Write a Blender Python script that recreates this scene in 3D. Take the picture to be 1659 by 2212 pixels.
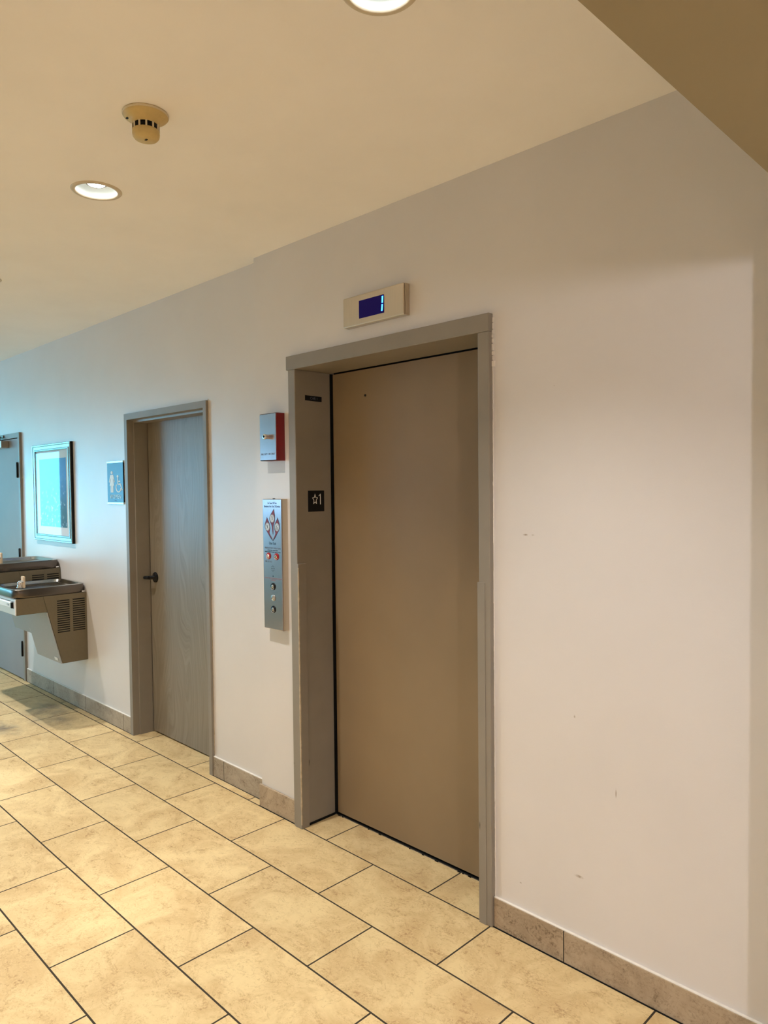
import bpy, bmesh, math, random
from mathutils import Vector, Matrix, Euler

for o in list(bpy.data.objects):
    bpy.data.objects.remove(o)
SC = bpy.context.scene
COL = SC.collection
PI = math.pi
R = math.radians
random.seed(7)

# ---------------------------------------------------------------- camera
ZC = 2.733                      # lobby ceiling height
YL = 0.045                      # the wall left of the elevator stands this much further back
CAM = Vector((0.0, -2.1068, 1.6))
cr = Vector((0.70813089, 0.70600476, -0.01038875))
cu = Vector((-0.01683417, 0.03159027, 0.99935913))
cf = Vector((-0.70588048, 0.70750218, -0.03425505))
cam_d = bpy.data.cameras.new('camera')
cam = bpy.data.objects.new('camera', cam_d)
COL.objects.link(cam)
m = Matrix.Identity(4)
for i in range(3):
    m[i][0], m[i][1], m[i][2], m[i][3] = cr[i], cu[i], -cf[i], CAM[i]
cam.matrix_world = m
cam_d.sensor_fit = 'VERTICAL'
cam_d.sensor_height = 36.0
cam_d.lens = 1563.717 / 2212.0 * 36.0
cam_d.clip_start = 0.05
SC.camera = cam

# ---------------------------------------------------------------- exposure, world, daylight
SC.view_settings.view_transform = 'Standard'
SC.view_settings.look = 'None'
SC.view_settings.exposure = 0.60
SC.view_settings.gamma = 1.0
SC.view_settings.use_curve_mapping = False
SC.cycles.use_denoising = True
SC.cycles.max_bounces = 10
SC.cycles.diffuse_bounces = 7
SC.cycles.sample_clamp_indirect = 8.0

CAN_POWER = 165.0               # each recessed downlight
CAN_COLOR = (1.0, 0.97, 0.92)
SKY_COLOR = ((0.12, 0.74, 1.0), (0.23, 0.65, 1.0), (0.34, 0.66, 1.0))   # cool daylight of the shopfront glazing behind the camera
SKY_RADIANCE = (8.0, 5.6, 1.9)
SIDE_RADIANCE = 290.0           # bright small window that throws the light patch beside the elevator

world = bpy.data.worlds.new('world')
SC.world = world
world.use_nodes = True
bg = world.node_tree.nodes['Background']
bg.inputs[0].default_value = (0.55, 0.78, 1.0, 1)
bg.inputs[1].default_value = 0.6

Y_S = -4.2                      # inner face of the wall behind the camera
WINDOWS = [(-24.0, -16.6, 0.5, 2.52), (-15.4, -9.7, 0.5, 2.5), (-9.2, -7.1, 1.25, 1.95), (3.50, 4.00, 1.45, 2.15)]


def daylight(name, x0, x1, z0, z1, rad, color):
    l = bpy.data.lights.new(name, 'AREA')
    l.shape = 'RECTANGLE'
    l.size, l.size_y = x1 - x0, z1 - z0
    l.energy = rad * PI * l.size * l.size_y
    l.color = color
    o = bpy.data.objects.new(name, l)
    COL.objects.link(o)
    o.location = ((x0 + x1) / 2, Y_S - 0.32, (z0 + z1) / 2)
    o.rotation_euler = (R(90), 0, 0)
    return o


for (x0, x1, z0, z1), rad, sky in zip(WINDOWS, SKY_RADIANCE, SKY_COLOR):
    daylight('daylight', x0, x1, z0, z1, rad, sky)
daylight('daylight', *WINDOWS[3], SIDE_RADIANCE, (1.0, 0.95, 0.97))

# ---------------------------------------------------------------- materials


def new_mat(name):
    mt = bpy.data.materials.new(name)
    mt.use_nodes = True
    return mt, mt.node_tree.nodes, mt.node_tree.links, mt.node_tree.nodes['Principled BSDF']


def node(nt, kind, **kw):
    n = nt.nodes.new(kind)
    for k, v in kw.items():
        setattr(n, k, v)
    return n


def vmath(nt, op, a=None, b=None):
    n = node(nt, 'ShaderNodeVectorMath', operation=op)
    for i, v in enumerate((a, b)):
        if v is None:
            continue
        if hasattr(v, 'is_linked') or hasattr(v, 'links'):
            nt.links.new(v, n.inputs[i])
        else:
            n.inputs[i].default_value = v
    return n


def fmath(nt, op, a=None, b=None, clamp=False):
    n = node(nt, 'ShaderNodeMath', operation=op)
    n.use_clamp = clamp
    for i, v in enumerate((a, b)):
        if v is None:
            continue
        if hasattr(v, 'links'):
            nt.links.new(v, n.inputs[i])
        else:
            n.inputs[i].default_value = v
    return n.outputs[0]


def mix(nt, fac, a, b, blend='MIX'):
    n = node(nt, 'ShaderNodeMix', data_type='RGBA', blend_type=blend)
    for sock, v in ((n.inputs[0], fac), (n.inputs[6], a), (n.inputs[7], b)):
        if hasattr(v, 'links'):
            nt.links.new(v, sock)
        elif isinstance(v, tuple):
            sock.default_value = (*v, 1) if len(v) == 3 else v
        else:
            sock.default_value = v
    return n.outputs[2]


def noise(nt, vec, scale, detail=4, rough=0.55, dist=0.0):
    n = node(nt, 'ShaderNodeTexNoise')
    n.inputs['Scale'].default_value = scale
    n.inputs['Detail'].default_value = detail
    n.inputs['Roughness'].default_value = rough
    n.inputs['Distortion'].default_value = dist
    if vec is not None:
        nt.links.new(vec, n.inputs['Vector'])
    return n.outputs['Fac']


def ramp(nt, fac, a, b):
    n = node(nt, 'ShaderNodeMapRange')
    n.inputs[1].default_value = a
    n.inputs[2].default_value = b
    nt.links.new(fac, n.inputs[0])
    return n.outputs[0]


def wpos(nt):
    return node(nt, 'ShaderNodeNewGeometry').outputs['Position']


def bump(nt, b, h, strength, dist=0.002):
    n = node(nt, 'ShaderNodeBump')
    n.inputs['Strength'].default_value = strength
    n.inputs['Distance'].default_value = dist
    nt.links.new(h, n.inputs['Height'])
    nt.links.new(n.outputs[0], b.inputs['Normal'])


def spots(nt, pos, lst):
    """soft elliptical marks at fixed places: (centre, radii)"""
    tot = None
    for c, r in lst:
        d = vmath(nt, 'SUBTRACT', pos, c)
        s = vmath(nt, 'DIVIDE', d.outputs[0], r)
        ln = node(nt, 'ShaderNodeVectorMath', operation='LENGTH')
        nt.links.new(s.outputs[0], ln.inputs[0])
        f = ramp(nt, ln.outputs['Value'], 1.0, 0.35)
        tot = f if tot is None else fmath(nt, 'MAXIMUM', tot, f)
    return tot


def paint(name, color, rough=0.5, spec=0.5, var=0.05, scale=6.0, bumps=0.05, bscale=220.0, marks=None, mark_color=(0.1, 0.08, 0.06)):
    mt, ns, ls, b = new_mat(name)
    nt = mt.node_tree
    p = wpos(nt)
    n = noise(nt, p, scale)
    dark = tuple(c * (1 - var) for c in color)
    lite = tuple(min(1, c * (1 + var)) for c in color)
    c = mix(nt, ramp(nt, n, 0.3, 0.7), dark, lite)
    if marks:
        wob = noise(nt, p, 60, 3)
        f = fmath(nt, 'MULTIPLY', spots(nt, p, marks), ramp(nt, wob, 0.3, 0.6))
        c = mix(nt, f, c, mark_color)
    ls.new(c, b.inputs['Base Color'])
    b.inputs['Roughness'].default_value = rough
    b.inputs['Specular IOR Level'].default_value = spec
    if bumps:
        bump(nt, b, noise(nt, p, bscale, 2), bumps)
    return mt


def metal(name, color, rough=0.3, brushed=None, metallic=1.0, aniso=0.0):
    mt, ns, ls, b = new_mat(name)
    nt = mt.node_tree
    p = wpos(nt)
    b.inputs['Metallic'].default_value = metallic
    if brushed:
        mp = vmath(nt, 'MULTIPLY', p, brushed)
        n = noise(nt, mp.outputs[0], 1.0, 3)
        ls.new(mix(nt, n, tuple(c * 0.9 for c in color), tuple(min(1, c * 1.08) for c in color)), b.inputs['Base Color'])
        r = node(nt, 'ShaderNodeMapRange')
        r.inputs[3].default_value = rough * 0.85
        r.inputs[4].default_value = rough * 1.2
        ls.new(n, r.inputs[0])
        ls.new(r.outputs[0], b.inputs['Roughness'])
    else:
        n = noise(nt, p, 30, 3)
        ls.new(mix(nt, n, tuple(c * 0.95 for c in color), color), b.inputs['Base Color'])
        b.inputs['Roughness'].default_value = rough
    return mt


def emit(name, color, strength, base=(0.02, 0.02, 0.02)):
    mt, ns, ls, b = new_mat(name)
    b.inputs['Base Color'].default_value = (*base, 1)
    b.inputs['Emission Color'].default_value = (*color, 1)
    b.inputs['Emission Strength'].default_value = strength
    b.inputs['Roughness'].default_value = 0.25
    b.inputs['Specular IOR Level'].default_value = 0.12
    return mt


M = {}
M['wall'] = paint('wall_paint', (0.675, 0.65, 0.64), 0.31, 0.8, 0.025, 2.5, 0.10, 160,
                  marks=[((-1.415, 0, 1.431), (0.012, 0.05, 0.004)), ((-1.385, 0, 1.431), (0.008, 0.05, 0.003)),
                         ((-1.226, 0, 0.839), (0.004, 0.05, 0.006)), ((-1.08, 0, 0.624), (0.0025, 0.05, 0.022)),
                         ((-1.21, 0, 0.309), (0.02, 0.05, 0.006)), ((-1.30, 0, 1.93), (0.003, 0.05, 0.002)),
                         ((-1.44, 0, 0.20), (0.006, 0.05, 0.003))], mark_color=(0.34, 0.28, 0.23))
M['ceiling'] = paint('ceiling_paint', (0.93, 0.91, 0.91), 0.8, 0.2, 0.02, 3.0, 0.04, 200)
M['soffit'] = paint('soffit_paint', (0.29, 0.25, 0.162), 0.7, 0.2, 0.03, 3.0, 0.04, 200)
M['frame'] = paint('taupe_frame_paint', (0.25, 0.222, 0.185), 0.42, 0.5, 0.04, 9.0, 0.03, 260,
                   marks=[((-1.60, -0.03, 0.36), (0.004, 0.05, 0.02)), ((-2.70, -0.03, 0.30), (0.006, 0.05, 0.008)),
                          ((-2.652, 0.03, 0.30), (0.05, 0.008, 0.02))], mark_color=(0.09, 0.07, 0.05))
M['worn'] = paint('worn_corner_edge', (0.50, 0.41, 0.29), 0.6, 0.3, 0.15, 60, 0.2, 90)
M['caulk'] = paint('white_caulk', (0.78, 0.74, 0.68), 0.6, 0.3, 0.05, 60, 0.2, 90)
M['black'] = paint('black_gap', (0.006, 0.006, 0.006), 0.7, 0.2, 0.0, 5, 0)
M['dark_plastic'] = paint('black_plastic', (0.010, 0.010, 0.011), 0.3, 0.15, 0.1, 40, 0)
M['elevator'] = paint('elevator_door_paint', (0.25, 0.18, 0.105), 0.38, 0.5, 0.05, 3.5, 0.03, 300)
M['far_door'] = paint('grey_door_paint', (0.31, 0.29, 0.285), 0.45, 0.22, 0.04, 3.0, 0.03, 240)
M['steel'] = metal('brushed_steel', (0.60, 0.59, 0.58), 0.30, (8, 8, 400))
M['steel_v'] = metal('brushed_steel_upright', (0.56, 0.50, 0.53), 0.17, (300, 300, 6))
M['steel_dark'] = metal('dull_basin_steel', (0.15, 0.13, 0.115), 0.24, (30, 300, 300))  # outer basin steel, its dark reflections put into the colour
M['basin_steel'] = metal('basin_steel', (0.46, 0.44, 0.40), 0.20, (300, 30, 300))
M['chrome'] = metal('chrome', (0.85, 0.85, 0.86), 0.08)
M['nickel'] = metal('satin_nickel', (0.62, 0.55, 0.45), 0.30, (400, 400, 8))
M['alu'] = metal('satin_aluminium', (0.66, 0.66, 0.66), 0.35, (200, 40, 40))
M['cabinet'] = paint('taupe_cabinet_enamel', (0.145, 0.118, 0.072), 0.38, 0.5, 0.04, 60, 0.06, 500)  # cabinet side turned from the windows, its shade put into the colour
M['cab_light'] = paint('light_grey_panel', (0.80, 0.81, 0.83), 0.35, 0.5, 0.03, 60, 0.03, 500)  # same cabinet paint, daylight on the front put into the colour
M['cab_grey'] = paint('grey_lower_panel', (0.34, 0.36, 0.385), 0.35, 0.5, 0.03, 60, 0.03, 500)  # same cabinet paint, weaker light on the slanted panel put into the colour
M['shield'] = paint('beige_spout_guard', (0.66, 0.50, 0.33), 0.45, 0.4, 0.03, 40, 0)
M['red'] = paint('red_box_paint', (0.19, 0.004, 0.009), 0.35, 0.5, 0.04, 30, 0.02, 300)
M['red_button'] = paint('red_key_switch', (0.36, 0.012, 0.02), 0.25, 0.5, 0.05, 80, 0)
M['maroon'] = paint('maroon_print', (0.19, 0.012, 0.022), 0.4, 0.4, 0.03, 40, 0)
M['navy_ink'] = paint('dark_ink', (0.015, 0.03, 0.06), 0.5, 0.3, 0.0, 40, 0)
M['grey_ink'] = paint('grey_ink', (0.12, 0.13, 0.18), 0.5, 0.3, 0.0, 40, 0)
M['red_ink'] = paint('dull_red_ink', (0.30, 0.15, 0.19), 0.5, 0.3, 0.0, 40, 0)
M['white'] = paint('white_print', (0.82, 0.84, 0.85), 0.4, 0.4, 0.0, 40, 0)
M['detector'] = paint('yellowed_plastic', (0.60, 0.46, 0.20), 0.5, 0.4, 0.05, 50, 0)
M['detector_ring'] = paint('pale_plastic', (0.66, 0.58, 0.42), 0.5, 0.4, 0.05, 50, 0)
M['trim_ring'] = paint('beige_trim_ring', (0.62, 0.55, 0.43), 0.45, 0.4, 0.03, 50, 0)
M['reflector'] = paint('white_reflector', (0.80, 0.87, 0.87), 0.35, 0.5, 0.0, 50, 0)
M['collar'] = paint('dull_grey_collar', (0.16, 0.16, 0.15), 0.6, 0.3, 0.0, 50, 0)
M['pictogram'] = paint('pale_print', (0.55, 0.62, 0.70), 0.4, 0.4, 0.0, 40, 0)  # bare steel discs, their pale reflection painted as a colour
M['lamp'] = emit('lamp_lens', (1.0, 0.99, 0.96), 14.0, (0.8, 0.8, 0.8))
M['sign_blue'] = paint('blue_sign_plastic', (0.03, 0.19, 0.42), 0.35, 0.5, 0.03, 50, 0.02, 600)
M['sign_letter'] = paint('pale_blue_letters', (0.50, 0.68, 0.80), 0.35, 0.5, 0.0, 50, 0)
M['sign_strip'] = metal('clear_anodised_strip', (0.62, 0.72, 0.74), 0.25, (20, 200, 200), metallic=0.7)
M['picture_frame'] = metal('silver_picture_frame', (0.34, 0.47, 0.55), 0.22, (20, 200, 200), metallic=0.75)
M['mat_board'] = paint('white_mat_board', (0.74, 0.72, 0.76), 0.8, 0.2, 0.01, 50, 0)
M['screen'] = emit('display_glass', (0.006, 0.0, 0.10), 0.28, (0.004, 0.002, 0.02))
M['segment'] = emit('lit_display_segment', (0.03, 0.22, 1.0), 4.5)
M['window_metal'] = metal('window_mullion', (0.35, 0.35, 0.35), 0.4)


def wood_door():
    mt, ns, ls, b = new_mat('stained_grey_wood_veneer')
    nt = mt.node_tree
    p = wpos(nt)
    w = noise(nt, vmath(nt, 'MULTIPLY', p, (3.0, 3.0, 0.55)).outputs[0], 1.0, 2)
    off = vmath(nt, 'MULTIPLY', p, (90, 90, 2.0))
    addv = node(nt, 'ShaderNodeVectorMath', operation='ADD')
    cx = node(nt, 'ShaderNodeCombineXYZ')
    ls.new(fmath(nt, 'MULTIPLY', w, 60.0), cx.inputs[0])
    ls.new(off.outputs[0], addv.inputs[0])
    ls.new(cx.outputs[0], addv.inputs[1])
    g = noise(nt, addv.outputs[0], 1.0, 4, 0.6)
    c = mix(nt, ramp(nt, g, 0.35, 0.65), (0.19, 0.16, 0.12), (0.26, 0.225, 0.175))
    ls.new(c, b.inputs['Base Color'])
    b.inputs['Roughness'].default_value = 0.36
    bump(nt, b, g, 0.08, 0.001)
    return mt


M['wood_door'] = wood_door()

GX, GY, TL, TR = -2.48277595, -0.31768779, 0.61555536, 0.30471203


def floor_tile(name, base_lite, base_dark, vein, ox, oy, w, h, mortar, stain=False, vertical=False, var=0.07):
    mt, ns, ls, b = new_mat(name)
    nt = mt.node_tree
    p = wpos(nt)
    bp = p
    q = vmath(nt, 'SUBTRACT', p, (ox, oy, 0)).outputs[0]
    if vertical:
        sp = node(nt, 'ShaderNodeSeparateXYZ')
        ls.new(q, sp.inputs[0])
        cx = node(nt, 'ShaderNodeCombineXYZ')
        ls.new(sp.outputs[0], cx.inputs[0])
        cx.inputs[1].default_value = h * 0.5
        q = cx.outputs[0]
    br = node(nt, 'ShaderNodeTexBrick')
    br.offset = 0.5 if not vertical else 0.0
    br.offset_frequency = 2
    br.inputs['Color1'].default_value = (0, 0, 0, 1)
    br.inputs['Color2'].default_value = (1, 1, 1, 1)
    br.inputs['Mortar'].default_value = (0.5, 0.5, 0.5, 1)
    br.inputs['Scale'].default_value = 1.0
    br.inputs['Mortar Size'].default_value = mortar
    br.inputs['Mortar Smooth'].default_value = 0.15
    br.inputs['Bias'].default_value = 0.0
    br.inputs['Brick Width'].default_value = w
    br.inputs['Row Height'].default_value = h
    ls.new(q, br.inputs['Vector'])
    tile = br.outputs['Color']
    # every tile gets its own piece of the stone pattern
    sh = vmath(nt, 'MULTIPLY', tile, (37.0, 19.0, 11.0)).outputs[0]
    add = node(nt, 'ShaderNodeVectorMath', operation='ADD')
    ls.new(bp, add.inputs[0])
    ls.new(sh, add.inputs[1])
    v = add.outputs[0]
    big = noise(nt, v, 5.0, 7, 0.66, 0.9)
    mid = noise(nt, vmath(nt, 'MULTIPLY', v, (0.75, 1.2, 1.2)).outputs[0], 21.0, 9, 0.74, 0.8)
    fine = noise(nt, v, 120.0, 5, 0.68, 0.4)
    c = mix(nt, ramp(nt, big, 0.36, 0.62), base_dark, base_lite)
    # clouded brown speckle gathered in patches
    patch = ramp(nt, big, 0.58, 0.40)
    speck = fmath(nt, 'MULTIPLY', ramp(nt, mid, 0.46, 0.62), ramp(nt, fine, 0.42, 0.56))
    veinf = fmath(nt, 'MULTIPLY', speck, fmath(nt, 'ADD', 0.25, fmath(nt, 'MULTIPLY', patch, 0.75)))
    c = mix(nt, fmath(nt, 'MULTIPLY', veinf, 1.0), c, vein)
    # thin wandering darker veins
    vn = noise(nt, vmath(nt, 'MULTIPLY', v, (0.8, 1.25, 1.25)).outputs[0], 11.0, 9, 0.66, 1.5)
    thin = ramp(nt, fmath(nt, 'ABSOLUTE', fmath(nt, 'SUBTRACT', vn, 0.47)), 0.018, 0.0)
    thin = fmath(nt, 'MULTIPLY', thin, ramp(nt, fine, 0.40, 0.58))
    c = mix(nt, fmath(nt, 'MULTIPLY', thin, 0.70), c, vein)
    ridge = fmath(nt, 'ABSOLUTE', fmath(nt, 'SUBTRACT', mid, 0.53))
    light = ramp(nt, ridge, 0.030, 0.0)
    c = mix(nt, fmath(nt, 'MULTIPLY', light, 0.30), c, tuple(min(1, x * 1.12) for x in base_lite))
    hsv = node(nt, 'ShaderNodeHueSaturation')
    sv = node(nt, 'ShaderNodeMapRange')
    sv.inputs[3].default_value = 1 - var
    sv.inputs[4].default_value = 1 + var
    ls.new(tile, sv.inputs[0])
    ls.new(sv.outputs[0], hsv.inputs['Value'])
    ls.new(c, hsv.inputs['Color'])
    c = hsv.outputs[0]
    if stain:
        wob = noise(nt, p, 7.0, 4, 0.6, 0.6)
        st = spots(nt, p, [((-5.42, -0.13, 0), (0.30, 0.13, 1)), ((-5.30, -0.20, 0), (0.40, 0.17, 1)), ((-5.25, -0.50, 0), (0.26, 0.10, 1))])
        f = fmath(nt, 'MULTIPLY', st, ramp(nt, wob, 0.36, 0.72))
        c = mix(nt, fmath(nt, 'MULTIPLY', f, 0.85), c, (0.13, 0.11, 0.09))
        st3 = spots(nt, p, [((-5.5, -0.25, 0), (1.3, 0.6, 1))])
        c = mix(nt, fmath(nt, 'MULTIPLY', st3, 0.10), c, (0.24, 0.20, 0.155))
        # floor tone darker in front of the elevator threshold and the restroom door
        threshold_tone = spots(nt, p, [((-2.2, 0.12, 0), (0.8, 0.22, 1)), ((-4.0, 0.1, 0), (0.6, 0.2, 1))])
        c = mix(nt, fmath(nt, 'MULTIPLY', fmath(nt, 'MULTIPLY', threshold_tone, wob), 0.35), c, (0.20, 0.16, 0.10))
    grout = br.outputs['Fac']
    c = mix(nt, grout, c, (0.045, 0.034, 0.022))
    ls.new(c, b.inputs['Base Color'])
    rr = node(nt, 'ShaderNodeMapRange')
    rr.inputs[3].default_value = 0.42
    rr.inputs[4].default_value = 0.62
    ls.new(mid, rr.inputs[0])
    rg = fmath(nt, 'MAXIMUM', rr.outputs[0], fmath(nt, 'MULTIPLY', grout, 0.9))
    ls.new(rg, b.inputs['Roughness'])
    b.inputs['Specular IOR Level'].default_value = 0.25
    hgt = fmath(nt, 'SUBTRACT', fmath(nt, 'MULTIPLY', mid, 0.35), fmath(nt, 'MULTIPLY', grout, 1.0))
    bump(nt, b, hgt, 0.35, 0.002)
    return mt


M['floor'] = floor_tile('travertine_floor_tile', (0.73, 0.565, 0.30), (0.575, 0.41, 0.20), (0.40, 0.25, 0.115),
                        GX, GY, TL, TR, 0.0035, stain=True, var=0.045)
M['base_right'] = floor_tile('travertine_base_tile', (0.47, 0.375, 0.265), (0.35, 0.265, 0.18), (0.17, 0.12, 0.075),
                             -1.262, 0, 0.61, 1.0, 0.0022, vertical=True)
M['base_left'] = floor_tile('travertine_base_tile_left', (0.47, 0.40, 0.31), (0.37, 0.305, 0.225), (0.21, 0.16, 0.115),
                            -5.815, 0, 0.605, 1.0, 0.0022, vertical=True)


def glass():
    mt, ns, ls, b = new_mat('window_glass')
    nt = mt.node_tree
    ns.remove(b)
    out = ns['Material Output']
    tr = node(nt, 'ShaderNodeBsdfTransparent')
    gl = node(nt, 'ShaderNodeBsdfGlossy')
    gl.inputs['Roughness'].default_value = 0.02
    fr = node(nt, 'ShaderNodeFresnel')
    fr.inputs[0].default_value = 1.45
    mx = node(nt, 'ShaderNodeMixShader')
    geo = node(nt, 'ShaderNodeNewGeometry')
    ls.new(fmath(nt, 'MULTIPLY', fr.outputs[0], fmath(nt, 'SUBTRACT', 1.0, geo.outputs['Backfacing'])), mx.inputs[0])
    ls.new(tr.outputs[0], mx.inputs[1])
    ls.new(gl.outputs[0], mx.inputs[2])
    ls.new(mx.outputs[0], out.inputs[0])
    return mt


M['glass'] = glass()


def print_art():
    """abstract blue and grey print of the framed picture"""
    mt, ns, ls, b = new_mat('abstract_print')
    nt = mt.node_tree
    p = wpos(nt)
    sp = node(nt, 'ShaderNodeSeparateXYZ')
    ls.new(p, sp.inputs[0])
    n = noise(nt, vmath(nt, 'MULTIPLY', p, (9, 1, 6)).outputs[0], 1.5, 6, 0.65, 0.8)
    h = fmath(nt, 'ADD', ramp(nt, sp.outputs[2], 1.30, 1.88), fmath(nt, 'MULTIPLY', fmath(nt, 'SUBTRACT', n, 0.5), 0.5))
    c = mix(nt, ramp(nt, h, 0.25, 0.75), (0.035, 0.09, 0.16), (0.06, 0.24, 0.68))
    sp2 = ramp(nt, noise(nt, p, 38, 3), 0.58, 0.68)
    c = mix(nt, fmath(nt, 'MULTIPLY', sp2, ramp(nt, h, 0.75, 0.4)), c, (0.45, 0.50, 0.68))
    ls.new(c, b.inputs['Base Color'])
    b.inputs['Roughness'].default_value = 0.7
    return mt


M['print'] = print_art()

# ---------------------------------------------------------------- mesh helpers


def box(bm, x0, x1, y0, y1, z0, z1, bev=0.0, seg=2, mi=0):
    vs = [bm.verts.new((x, y, z)) for x in (x0, x1) for y in (y0, y1) for z in (z0, z1)]
    F = [(0, 1, 3, 2), (4, 6, 7, 5), (0, 4, 5, 1), (2, 3, 7, 6), (0, 2, 6, 4), (1, 5, 7, 3)]
    fs = []
    for f in F:
        fc = bm.faces.new([vs[i] for i in f])
        fc.material_index = mi
        fs.append(fc)
    if bev > 0:
        es = list({e for f in fs for e in f.edges})
        bmesh.ops.bevel(bm, geom=es, offset=bev, segments=seg, profile=0.5, affect='EDGES')
    return bm


def bx(*a, **k):
    return box(bmesh.new(), *a, **k)


def prism_x(bm, prof, x0, x1, bev=0.0, mi=0):
    """profile of (y, z) points extruded along x"""
    A = [bm.verts.new((x0, y, z)) for y, z in prof]
    B = [bm.verts.new((x1, y, z)) for y, z in prof]
    n = len(prof)
    fs = [bm.faces.new(A), bm.faces.new(B[::-1])]
    for i in range(n):
        fs.append(bm.faces.new((A[i], B[i], B[(i + 1) % n], A[(i + 1) % n])))
    for f in fs:
        f.material_index = mi
    bmesh.ops.recalc_face_normals(bm, faces=fs)
    if bev:
        bmesh.ops.bevel(bm, geom=list({e for f in fs for e in f.edges}), offset=bev, segments=2, profile=0.5, affect='EDGES')
    return bm


def flat(bm, pts, y, th, mi=0):
    """outline of (x, z) points in the wall plane, th thick towards the room"""
    A = [bm.verts.new((x, y, z)) for x, z in pts]
    B = [bm.verts.new((x, y - th, z)) for x, z in pts]
    n = len(pts)
    fs = [bm.faces.new(A), bm.faces.new(B[::-1])]
    for i in range(n):
        fs.append(bm.faces.new((A[i], B[i], B[(i + 1) % n], A[(i + 1) % n])))
    for f in fs:
        f.material_index = mi
    bmesh.ops.recalc_face_normals(bm, faces=fs)
    return bm


def lathe(bm, prof, seg=48, mat=None, mi=0, smooth=True):
    """profile of (r, z) revolved about z, placed by mat"""
    rings = []
    for r, z in prof:
        if r < 1e-6:
            rings.append([bm.verts.new((0, 0, z))])
        else:
            rings.append([bm.verts.new((r * math.cos(2 * PI * k / seg), r * math.sin(2 * PI * k / seg), z)) for k in range(seg)])
    fs = []
    for a, b in zip(rings, rings[1:]):
        for k in range(seg):
            k2 = (k + 1) % seg
            if len(a) == 1 and len(b) == 1:
                continue
            if len(a) == 1:
                fs.append(bm.faces.new((a[0], b[k2], b[k])))
            elif len(b) == 1:
                fs.append(bm.faces.new((a[k], a[k2], b[0])))
            else:
                fs.append(bm.faces.new((a[k], a[k2], b[k2], b[k])))
    vs = [v for r in rings for v in r]
    if mat is not None:
        bmesh.ops.transform(bm, matrix=mat, verts=vs)
    for f in fs:
        f.material_index = mi
        f.smooth = smooth
    bmesh.ops.recalc_face_normals(bm, faces=fs)
    return bm


def tube(bm, pts, rad, seg=10, mi=0):
    pts = [Vector(p) for p in pts]
    rads = rad if isinstance(rad, (list, tuple)) else [rad] * len(pts)
    rings = []
    up = Vector((0.13, 0.37, 0.92)).normalized()
    for i, p in enumerate(pts):
        d = (pts[min(i + 1, len(pts) - 1)] - pts[max(i - 1, 0)]).normalized()
        u = d.cross(up).normalized()
        v = d.cross(u)
        rings.append([bm.verts.new(p + rads[i] * (math.cos(2 * PI * k / seg) * u + math.sin(2 * PI * k / seg) * v)) for k in range(seg)])
    fs = []
    for a, b in zip(rings, rings[1:]):
        for k in range(seg):
            fs.append(bm.faces.new((a[k], a[(k + 1) % seg], b[(k + 1) % seg], b[k])))
    fs.append(bm.faces.new(rings[0]))
    fs.append(bm.faces.new(rings[-1][::-1]))
    for f in fs:
        f.smooth = True
        f.material_index = mi
    bmesh.ops.recalc_face_normals(bm, faces=fs)
    return bm


ORG = {}


def obj(name, bm, mats, parent=None):
    me = bpy.data.meshes.new(name)
    org = ORG[parent.name] if parent else Vector((0, 0, 0))
    for v in bm.verts:
        v.co -= org
    bm.normal_update()
    bm.to_mesh(me)
    bm.free()
    for mt in (mats if isinstance(mats, (list, tuple)) else [mats]):
        me.materials.append(mt)
    o = bpy.data.objects.new(name, me)
    COL.objects.link(o)
    if parent:
        o.parent = parent
        ORG[o.name] = org
    else:
        ORG[o.name] = Vector((0, 0, 0))
    return o


def tag(o, label, cat, group=None, kind=None):
    o['label'] = label
    o['category'] = cat
    if group:
        o['group'] = group
    if kind:
        o['kind'] = kind
    return o


def thing(name, loc, label, cat, group=None, kind=None):
    o = bpy.data.objects.new(name, None)
    o.empty_display_size = 0.1
    o.location = loc
    COL.objects.link(o)
    ORG[o.name] = Vector(loc)
    return tag(o, label, cat, group, kind)


def struct(name, bm, mats, label, cat):
    return tag(obj(name, bm, mats), label, cat, kind='structure')


def text_bm(bm, s, x, y, z, size, depth=0.0004, align='CENTER', width=None, axis='S', mi=0, sx=1.0):
    """lettering on a wall facing the room (axis 'S', reads along +x) or on a face turned to +x (axis 'E', reads along +y)"""
    cu_ = bpy.data.curves.new('lettering', 'FONT')
    cu_.body = s
    cu_.size = size
    cu_.align_x = align
    cu_.align_y = 'CENTER'
    cu_.extrude = depth
    cu_.resolution_u = 3
    o = bpy.data.objects.new('lettering', cu_)
    COL.objects.link(o)
    dg = bpy.context.evaluated_depsgraph_get()
    me = bpy.data.meshes.new_from_object(o.evaluated_get(dg))
    if width:
        xs = [v.co.x for v in me.vertices]
        sx = width / (max(xs) - min(xs))
    rot = Euler((R(90), 0, 0)).to_matrix() if axis == 'S' else Euler((R(90), 0, R(90))).to_matrix()
    T = Matrix.Translation((x, y, z)) @ rot.to_4x4() @ Matrix.Diagonal((sx, 1, 1, 1))
    me.transform(T)
    n0 = len(bm.faces)
    bm.from_mesh(me)
    bm.faces.ensure_lookup_table()
    for f in bm.faces[n0:]:
        f.material_index = mi
    bpy.data.objects.remove(o)
    bpy.data.curves.remove(cu_)
    bpy.data.meshes.remove(me)
    return bm


def disc(bm, x, y, z, r, th, seg=28, mi=0, rz=None):
    pts = [(x + r * math.cos(2 * PI * k / seg), z + (rz or r) * math.sin(2 * PI * k / seg)) for k in range(seg)]
    return flat(bm, pts, y, th, mi)


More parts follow.
